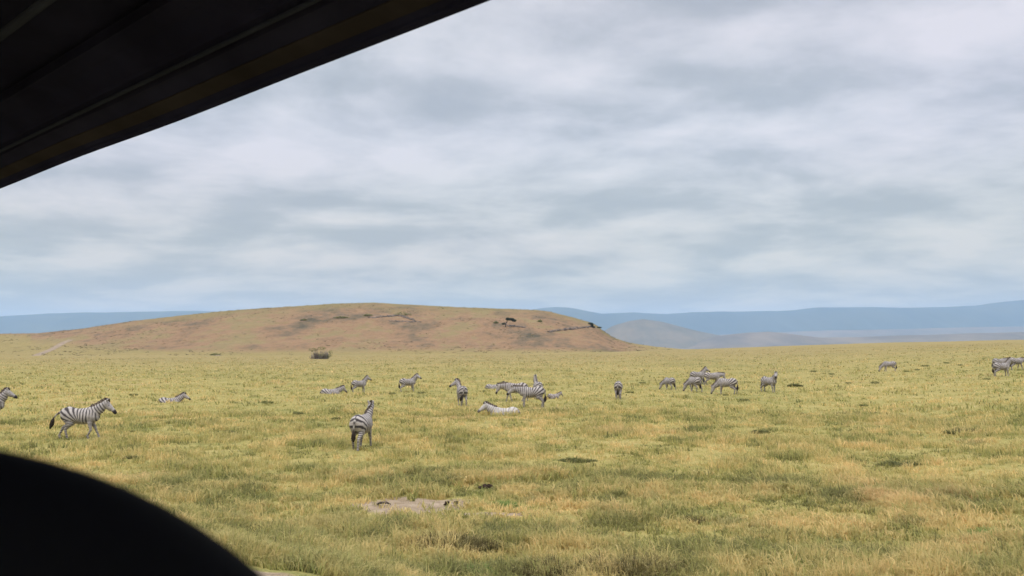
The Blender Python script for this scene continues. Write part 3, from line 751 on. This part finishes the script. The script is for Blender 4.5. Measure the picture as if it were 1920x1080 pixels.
m_herb = blade_material("dark_herb_leaves", [(0, (.10, .115, .045)), (.5, (.20, .20, .08)), (1, (.31, .29, .12))], .4)
m_twig = blade_material("grey_twigs", [(0, (.10, .08, .075)), (.5, (.22, .18, .165)), (1, (.36, .30, .27))], .1)
m_leaf = blade_material("acacia_leaves", [(0, (.010, .017, .008)), (.5, (.028, .040, .016)), (1, (.06, .075, .03))], .2)
m_bark, nt, b = material("bark", .9, .1)
nt.put(b.inputs['Base Color'], nt.ramp(nt.noise(nt.node('ShaderNodeTexCoord').outputs['Object'], 6, 4), [(.3, (.03, .025, .022)), (.7, (.10, .08, .07))]))
m_dung, nt, b = material("dark_dung", .95, .05)
nt.put(b.inputs['Base Color'], nt.ramp(nt.noise(nt.node('ShaderNodeTexCoord').outputs['Object'], 30, 4), [(.3, (.015, .011, .008)), (.7, (.06, .04, .028))]))
m_rock, nt, b = material("lava_rock", .95, .1)
nt.put(b.inputs['Base Color'], nt.ramp(nt.noise(nt.node('ShaderNodeTexCoord').outputs['Object'], .6, 6, .65), [(.36, (.05, .043, .040)), (.5, (.13, .105, .088)), (.62, (.26, .19, .14))]))
def tuft_mesh(name, rx, ry, H, n, W, mat, seed, droop=.55, lo=0., hi=1.):
    """a low dome of arching stems, object space"""
    global rng
    g = np.random.default_rng(seed); rng = g
    a = g.uniform(0, 2*math.pi, n); q = np.sqrt(g.uniform(0, 1, n))*(.75+.35*vnoise(np.cos(a)*1.7+seed, np.sin(a)*1.7, seed))
    X = rx*q*np.cos(a); Y = ry*q*np.sin(a)
    Hh = H*(1-.55*q**2)*g.uniform(.45, 1.1, n)*(.6+.7*vnoise(X*3/rx+seed, Y*3/ry, seed+1))
    lean = np.clip(g.normal(droop, .3, n), .05, 1.6); la = np.arctan2(Y, X)+g.normal(0, .9, n)
    t = np.clip(lo+(hi-lo)*(.15+.75*vnoise(X*5/rx, Y*5/ry, seed+2)+g.normal(0, .16, n)), 0, 1)
    V, F, T, tip = blades(X, Y, np.full(n, -.03)+0*X, Hh, W*g.uniform(.5, 1.3, n), lean, la, t)
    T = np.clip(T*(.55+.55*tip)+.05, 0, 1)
    return pymesh(name, V, F, mat, attrs={'tint': T, 'tip': tip})
def leaf_mesh(name, blobs, n, size, mat, seed, thin=.38):
    g = np.random.default_rng(seed); Vs = []; Ts = []
    vol = np.array([b_[3]*b_[4]*b_[5] for b_ in blobs]); vol = vol/vol.sum()
    for (cx_, cy_, cz_, rx, ry, rz), v in zip(blobs, vol):
        m = int(n*v); d = g.normal(0, 1, (m, 3)); d /= np.linalg.norm(d, axis=1, keepdims=True)
        rr = g.uniform(.25, 1, m)**.5; p = d*rr[:, None]
        keep = fbm(p[:, 0]*2.4+seed, p[:, 1]*2.4+p[:, 2]*3.1, 2, seed) > thin; p = p[keep]; m = len(p)
        c = p*np.array([rx, ry, rz])+np.array([cx_, cy_, cz_])
        u = g.normal(0, 1, (m, 3)); u /= np.linalg.norm(u, axis=1, keepdims=True); w_ = np.cross(u, g.normal(0, 1, (m, 3))); w_ /= np.linalg.norm(w_, axis=1, keepdims=True)
        s_ = size*g.uniform(.5, 1.3, (m, 1))
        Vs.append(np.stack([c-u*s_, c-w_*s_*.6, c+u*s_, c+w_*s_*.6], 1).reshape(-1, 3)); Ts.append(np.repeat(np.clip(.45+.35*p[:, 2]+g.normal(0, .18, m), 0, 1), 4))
    V = np.concatenate(Vs); return pymesh(name, V, np.arange(len(V)).reshape(-1, 4), mat, attrs={'tint': np.concatenate(Ts)})
def lumps_mesh(name, items, mat, seed):
    V = []; F = []; g = np.random.default_rng(seed); o = 0; n, m = 9, 12
    for (c, r, rz) in items:
        ph = g.uniform(0, 50)
        for i in range(n+1):
            a = -math.pi/2+math.pi*i/n
            for j in range(m):
                b_ = 2*math.pi*j/m; d = vec(math.cos(a)*math.cos(b_), math.cos(a)*math.sin(b_), math.sin(a))
                k = .7+.6*float(vnoise(np.array([d[0]*1.7+ph]), np.array([d[1]*1.7+d[2]*1.9+ph]), seed)[0])
                q = d*k*np.array(r); V.append((c[0]+q[0]*math.cos(rz)-q[1]*math.sin(rz), c[1]+q[0]*math.sin(rz)+q[1]*math.cos(rz), c[2]+q[2]))
        for i in range(n):
            for j in range(m): F.append((o+i*m+j, o+i*m+(j+1) % m, o+(i+1)*m+(j+1) % m, o+(i+1)*m+j))
        o += (n+1)*m
    return pymesh(name, V, F, mat)

# (x, y of the foot in the photograph, half width, half depth, height, stems, material, tint range, label)
TUSS = [(850, 1030, .95, .50, .40, 4200, m_tuss, .05, .75, 'large brownish tussock of tangled dead stems just below the bare earth scrape'),
        (1030, 1084, .85, .45, .36, 3600, m_tuss, .0, .7, 'wide dark tangle of stems at the bottom edge between two taller tussocks'),
        (1185, 1079, .80, .5, .50, 4000, m_tuss, .1, .85, 'tallest tussock, long arching stems over a dark hollow at the bottom edge'),
        (900, 1082, .30, .22, .24, 900, m_green, .1, .9, 'bright green grass tuft at the bottom edge below the brownish tussock'),
        (945, 950, .42, .28, .20, 1100, m_green, .1, .7, 'low green tuft to the right of the bare earth scrape'),
        (1720, 985, .6, .4, .26, 1600, m_tuss, .1, .9, 'olive tussock low in the near grass on the right of the view'),
        (1860, 1010, .55, .4, .28, 1500, m_green, .0, .8, 'green leafy tussock at the right edge of the near grass'),
        (1470, 1066, .5, .35, .26, 1500, m_green, .0, .9, 'green tussock between the tallest tussock and the lower right corner'),
        (1625, 925, .8, .35, .24, 1800, m_tuss, .0, .7, 'dark stemmed tussock strip just nearer than the bluish green herb patch'),
        (700, 1030, .5, .35, .18, 1200, m_green, .0, .6, 'low dull green tussock left of the large brownish one'),
        (1840, 930, .8, .35, .24, 1700, m_tuss, .0, .8, 'olive brown tussock near the right edge beyond the green leafy one'),
        (1300, 978, .35, .25, .18, 800, m_tuss, .1, .7, 'small brown tussock alone in pale straw grass beyond the tallest tussock')]
for (px, py, rx, ry, H, n, mt, lo, hi, lab) in TUSS:
    p = on_ground(px, min(py, 1079)); 
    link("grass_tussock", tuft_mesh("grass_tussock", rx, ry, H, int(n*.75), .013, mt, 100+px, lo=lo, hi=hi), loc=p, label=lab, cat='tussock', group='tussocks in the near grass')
HERB = [(250, 860, .42, .16, 'dark green herb clump between the walking zebra and the black headrest'), (1080, 865, .60, .16, 'broad green herb patch in the middle distance right of the lying zebra'),
        (1690, 872, .75, .18, 'widest dark green herb patch on the right side of the grassland'), (1580, 905, .45, .13, 'bluish green herb patch nearer than the widest one'),
        (1425, 812, .40, .18, 'round dark herb clump below the cluster of four zebras'), (1490, 725, .65, .34, 'dark low shrub right of the upright zebra that faces us'),
        (560, 1062, .40, .10, 'flat grey green herb mat beside the pale track verge'), (640, 1052, .26, .10, 'small flat green herb near the bottom edge left of the brownish tussock'),
        (1815, 812, .9, .28, 'long dark brown herb strip below the three zebras at the right edge'), (1030, 1000, .2, .1, 'small dark herb just right of the large brownish tussock')]
for i, (px, py, r_, H, lab) in enumerate(HERB):
    p = on_ground(px, py)
    if p.y < 75: e = tuft_mesh("herb_clump", r_, r_*.55, H*1.25, int(700+900*r_), .012+.0009*p.y, m_herb, 300+i, droop=.8)
    else: e = leaf_mesh("herb_clump", [(0, 0, H*.4, r_, r_*.5, H*.6), (r_*.5, r_*.1, H*.35, r_*.45, r_*.3, H*.5), (-r_*.6, -.1*r_, H*.3, r_*.4, r_*.3, H*.45)], int(350+550*r_), .020+.0008*p.y, m_herb, 300+i)
    link("herb_clump", e, loc=p, label=lab, cat='low plant', group='herb clumps in the grass')
# many small weeds dotted over the plain that nothing tells apart
weeds = [leaf_mesh("weed", [(0, 0, .08, .5, .2, .10)], 170, .055, m_herb, 500+i, thin=.1) for i in range(4)]
g = np.random.default_rng(77)
wp = [(790, 741), (1182, 740), (1205, 722), (1360, 745), (1395, 755), (1525, 700), (1560, 705), (1640, 722), (1700, 700), (1720, 697), (1775, 684), (1800, 688), (1735, 690), (1770, 684), (1850, 715), (1840, 716), (1620, 765), (1760, 730), (1590, 722), (735, 742), (630, 790), (700, 776), (500, 760), (250, 745), (430, 815), (370, 800), (560, 780)]
for i in range(0):
    wp.append((g.uniform(60, 1900), 690+300*g.uniform(0, 1)**2))
MARKS = {'walking zebra': (157, 785), 'nearest zebra': (681, 790), 'zebra looking left': (866, 735), 'lying whitish zebra': (940, 762), 'zebra seen from behind on its own': (1159, 725),
         'smallest grazing zebra of the right group': (1254, 720), 'cluster of four zebras': (1330, 712), 'upright zebra facing us': (1441, 712), 'distant lone grazing zebra': (1666, 684),
         'three zebras at the edge': (1880, 690), 'zebra with ears up between two others': (766, 716), 'low lying zebra beyond the walking one': (322, 745), 'broad green herb patch': (1080, 865), 'long brown herb strip': (1815, 812)}
used = set(); k = 0
for (px, py) in wp:
    lab = None
    for nm, (mx_, my_) in sorted(MARKS.items(), key=lambda q: abs(q[1][0]-px)+3*abs(q[1][1]-py)):
        ddx, ddy = px-mx_, py-my_
        far_ = 'well ' if abs(ddx) > 110 else ''
        w_ = (f"{far_}to the left of" if ddx < 0 else f"{far_}to the right of") if abs(ddx) > 1.6*abs(ddy) else ("nearer to us than" if ddy > 0 else "beyond")
        c_ = f"small dark weed {w_} the {nm}"
        if c_ not in used: lab = c_; break
    if lab is None or abs(px-mx_) > 200: continue
    used.add(lab); p = on_ground(px, py)
    link("weed", weeds[k % 4], loc=p+Vector((0, 0, .05+.0012*p.y)), rz=g.uniform(-.3, .3), scale=float((.35+.0065*p.y)*g.uniform(.7, 1.2)), label=lab, cat='weed', group='small weeds dotted over the plain'); k += 1
# dung and a fallen stick on and beside the scrape
def place(name, me, px, py, lab, cat, group=None, rz=0): link(name, me, loc=on_ground(px, py)+Vector((0, 0, .02)), rz=rz, label=lab, cat=cat, group=group)
place("dung_pile", lumps_mesh("dung_pile", [((-.13, 0, .01), (.07, .06, .035), 0), ((-.03, .02, .03), (.09, .08, .05), .4), ((.07, 0, .035), (.09, .08, .06), .9), ((.12, -.03, .02), (.06, .05, .04), 0), ((.0, -.05, .02), (.05, .05, .03), 1)], m_dung, 3), 912, 917, 'largest dark dung pile, in the grass beyond the bare earth scrape', 'dung', 'dung on the ground')
place("dung_pile", lumps_mesh("dung_pile", [((0, 0, .035), (.055, .05, .05), 0), ((-.04, -.05, .01), (.035, .03, .02), .5)], m_dung, 4), 838, 948, 'small upright dark clod on the scrape, left one of a close pair', 'dung', 'dung on the ground')
place("dung_pile", lumps_mesh("dung_pile", [((0, 0, .03), (.045, .04, .04), 0), ((.03, .02, .04), (.03, .03, .03), .5)], m_dung, 5), 854, 948, 'smaller dark clod at the end of the scrape, right one of a close pair', 'dung', 'dung on the ground')
place("fallen_stick", tube_mesh("fallen_stick", [(-.15, 0, .02), (-.06, .01, .05), (.0, 0, .045), (.07, -.01, .06), (.16, .01, .015)], [.018, .026, .03, .024, .012], m_bark), 719, 949, 'short dark forked stick lying on the pale scrape', 'stick')

# ------------------------------------------------------------------ trees, thicket, rock ledges and track on the slope
def branch(p0, p1, r0, r1, bend, seed, n=6):
    g = np.random.default_rng(seed); P = []; Rr = []
    for i in range(n+1):
        t = i/n; q = np.array(p0)*(1-t)+np.array(p1)*t+np.array(bend)*math.sin(t*math.pi)+g.normal(0, .03, 3)*(0 < i < n)
        P.append(q); Rr.append(r0+(r1-r0)*t)
    return P, Rr
def join_tubes(name, tubes, mat):
    V = []; F = []; o = 0
    for P, Rr in tubes:
        me = tube_mesh("t", P, Rr, None, 7); v = [tuple(x.co) for x in me.vertices]; f = [tuple(i+o for i in pl.vertices) for pl in me.polygons]
        V += v; F += f; o += len(v); bpy.data.meshes.remove(me)
    return pymesh(name, V, F, mat)
def tree(name, base, tubes, blobs, leaf_n, leaf, lab, cat='tree', group=None, seed=1):
    e = bpy.data.objects.new(name, None); COL.objects.link(e); e.location = base; e['label'] = lab; e['category'] = cat
    if group: e['group'] = group
    link("trunk", join_tubes("trunk", tubes, m_bark), e); link("crown", leaf_mesh("crown", blobs, leaf_n, leaf, m_leaf, seed), e); return e
p = on_hill(949, 613)
S_ = p.y/FPX       # metres per photograph pixel there
tree("acacia_tree", p-Vector((0, 0, .3)), [branch((0, 0, -.3), (.3*S_, 0, 9*S_), .26, .18, (-.3, 0, 0), 1), branch((.3*S_, 0, 8*S_), (9*S_, .3, 15*S_), .16, .06, (0, 0, .5), 2), branch((.2*S_, 0, 8*S_), (2*S_, -.5, 15*S_), .14, .05, (-.2, 0, .2), 3), branch((.2*S_, 0, 7*S_), (-4*S_, .3, 11*S_), .08, .03, (0, 0, .1), 4)],
     [(3*S_, 0, 16*S_, 4.5*S_, 1.2, 2.8*S_), (9*S_, 0, 15.5*S_, 7*S_, 1.3, 2.6*S_), (15*S_, .2, 13*S_, 5*S_, 1.0, 2.4*S_), (-5*S_, 0, 7*S_, 4*S_, .8, 2*S_)], 2600, .17, 'dark flat crowned acacia leaning on the face of the hill', group='acacias on the hill', seed=21)
p = on_hill(1112, 615)
tree("acacia_tree", p-Vector((0, 0, .3)), [branch((0, 0, -.3), (-1*S_, 0, 5*S_), .28, .18, (0, 0, 0), 5), branch((-1*S_, 0, 4*S_), (-5*S_, .2, 10*S_), .16, .06, (0, 0, .2), 6), branch((.5*S_, 0, 2*S_), (12*S_, 0, 2*S_), .12, .05, (0, 0, -.3), 7)],
     [(-5*S_, 0, 10*S_, 5.5*S_, 1.1, 2.4*S_), (-1.5*S_, 0, 6.5*S_, 3*S_, .8, 2.8*S_), (13*S_, 0, 2.2*S_, 5*S_, .8, 1.5*S_), (1*S_, 0, 3*S_, 3*S_, .8, 2*S_)], 2000, .16, 'wind bent acacia at the right hand brow of the hill with a low side branch', group='acacias on the hill', seed=22)
p = on_ground(600, 673)
S3 = p.y/FPX
e = bpy.data.objects.new("thicket", None); COL.objects.link(e); e.location = p; e['label'] = 'grey leafless thicket standing at the foot of the hill'; e['category'] = 'bush'
def twig_mesh(name, rx, ry, H, n, W, seed):
    return tuft_mesh(name, rx, ry, H, n, W, m_twig, seed, droop=.45)
link("stems", twig_mesh("stems", 18*S3, 12*S3, 21*S3, 420, .085, 900), e)
link("leaves", leaf_mesh("leaves", [(-14*S3, 0, 17*S3, 8*S3, 1, 4*S3), (2*S3, 0, 20*S3, 10*S3, 1, 3*S3), (4*S3, -.4, 5*S3, 13*S3, 1.2, 5*S3), (16*S3, 0, 6*S3, 7*S3, 1, 3*S3), (20*S3, 0, 13*S3, 4*S3, 1, 4*S3)], 800, .14, m_herb, 901), e)
SHR = [(690, 593, 9, 3, 'olive scrub strip high on the hill, left of the dark rock outcrop'), (640, 597, 16, 2.5, 'long faint scrub strip on the upper hill, furthest left'), (1012, 604, 5, 3, 'small round shrub on the hill between the two acacias'), (570, 601, 7, 2, 'low green shrub on the upper left slope of the hill'), (755, 592, 18, 5, 'dark scrub on top of the rock outcrop near the hill crest'), (405, 666, 10, 2, 'dark scrub line along the foot of the hill, left of the thicket'), (930, 606, 5, 2.5, 'small shrub directly left of the leaning acacia')]
for i, (px, py, hw, hh, lab) in enumerate(SHR):
    p = on_hill(px, py); s_ = p.y/FPX
    link("shrub", leaf_mesh("shrub", [(0, 0, hh*s_*.6, hw*s_*.6, 1.4, hh*s_), (hw*s_*.6, .3, hh*s_*.4, hw*s_*.4, 1, hh*s_*.7), (-hw*s_*.6, -.3, hh*s_*.4, hw*s_*.4, 1, hh*s_*.6)], 700, .20, m_herb, 600+i), loc=p, label=lab, cat='shrub', group='shrubs on the hill')
def ledge(pts, r, seed, lab):
    g = np.random.default_rng(seed); items = []; P0 = on_hill(*pts[0])
    for (a, b_) in zip(pts[:-1], pts[1:]):
        m = max(3, int(abs(b_[0]-a[0])/1.0))
        for i in range(m):
            t = i/m; q = on_hill(a[0]+(b_[0]-a[0])*t+g.normal(0, .3), a[1]+(b_[1]-a[1])*t+g.normal(0, .4)); rr = r*g.uniform(.5, 1.3)
            items.append((tuple(q-P0), (rr*1.6, rr*1.1, rr*(.5+.7*g.uniform())), g.uniform(-1.3, 1.3)))
    link("rock_ledge", lumps_mesh("rock_ledge", items, m_rock, seed), loc=P0, label=lab, cat='rocks', group='rock ledges on the hill')
ledge([(1030, 622), (1050, 619), (1075, 617), (1100, 613), (1116, 612)], .62, 31, 'long grey rock ledge running to the wind bent acacia')
ledge([(944, 607), (955, 612), (972, 612), (985, 615)], .5, 32, 'short dark rock ledge under the leaning acacia')
ledge([(695, 596), (725, 594), (750, 592), (778, 601)], .55, 33, 'broad dark rock outcrop near the top of the hill')
ledge([(730, 602), (760, 603), (790, 604)], .35, 34, 'scattered low rocks just below the broad outcrop')
ledge([(398, 668), (412, 667), (420, 668)], .3, 36, 'small dark rock group at the foot of the hill, left of the thicket')
tp = [(48, 676), (62, 670), (80, 663), (98, 656), (110, 649), (122, 642), (136, 637)]
V = []; cx_ = []
for (a, b_) in zip(tp[:-1], tp[1:]):
    for i in range(8):
        t = i/8; cx_.append(on_hill(a[0]+(b_[0]-a[0])*t, a[1]+(b_[1]-a[1])*t))
for i, q in enumerate(cx_):
    d = (cx_[min(i+1, len(cx_)-1)]-cx_[max(i-1, 0)]); d.z = 0; d.normalize(); sx = Vector((d.y, -d.x, 0)); wd = 1.7
    for k in (-.8, -.3, .3, .8): V.append(tuple(q+sx*wd*k+Vector((0, 0, .22-.10*abs(k)))))
m_track, nt, b = material("dusty_track", .95, .05)
nt.put(b.inputs['Base Color'], nt.ramp(nt.noise(nt.node('ShaderNodeNewGeometry').outputs['Position'], .5, 4), [(.3, (.22, .165, .115)), (.7, (.30, .23, .165))]))
link("track", pymesh("track", V, grid_faces(len(cx_), 4), m_track), kind='structure')

# low scrub and tussocks too many to count, scattered over the slope
g = np.random.default_rng(5); n = 5500
px_ = g.uniform(-150, 1260, n); s_ = g.uniform(.03, 1.0, n)
sx_, sy_, sz_, _ = hill_point(px_, s_)
keep = (fbm(sx_/28, sy_/22, 4, 300) > .50) | (g.uniform(0, 1, n) < .12); sx_, sy_, sz_ = sx_[keep], sy_[keep], sz_[keep]; n = len(sx_)
per = 14; c = np.repeat(np.stack([sx_, sy_, sz_], -1), per, 0); sc_ = np.repeat(g.uniform(.25, .85, n)**1.3, per)[:, None]
c = c+g.normal(0, 1, c.shape)*np.array([.55, .4, .16])*sc_+np.array([0, 0, .12])*sc_
u = g.normal(0, 1, c.shape); u /= np.linalg.norm(u, axis=1, keepdims=True); w2 = np.cross(u, g.normal(0, 1, c.shape)); w2 /= np.linalg.norm(w2, axis=1, keepdims=True)
V = np.stack([c-u*.22*sc_, c-w2*.16*sc_, c+u*.22*sc_, c+w2*.16*sc_], 1).reshape(-1, 3)
m_scrub = blade_material("slope_scrub", [(0, (.055, .055, .035)), (.5, (.13, .11, .06)), (1, (.30, .22, .12))])
link("scrub", pymesh("scrub", V, np.arange(len(V)).reshape(-1, 4), m_scrub, attrs={'tint': np.repeat(np.clip(np.repeat(g.uniform(0, 1, n), per)+g.normal(0, .1, n*per), 0, 1), 4)}), kind='stuff')
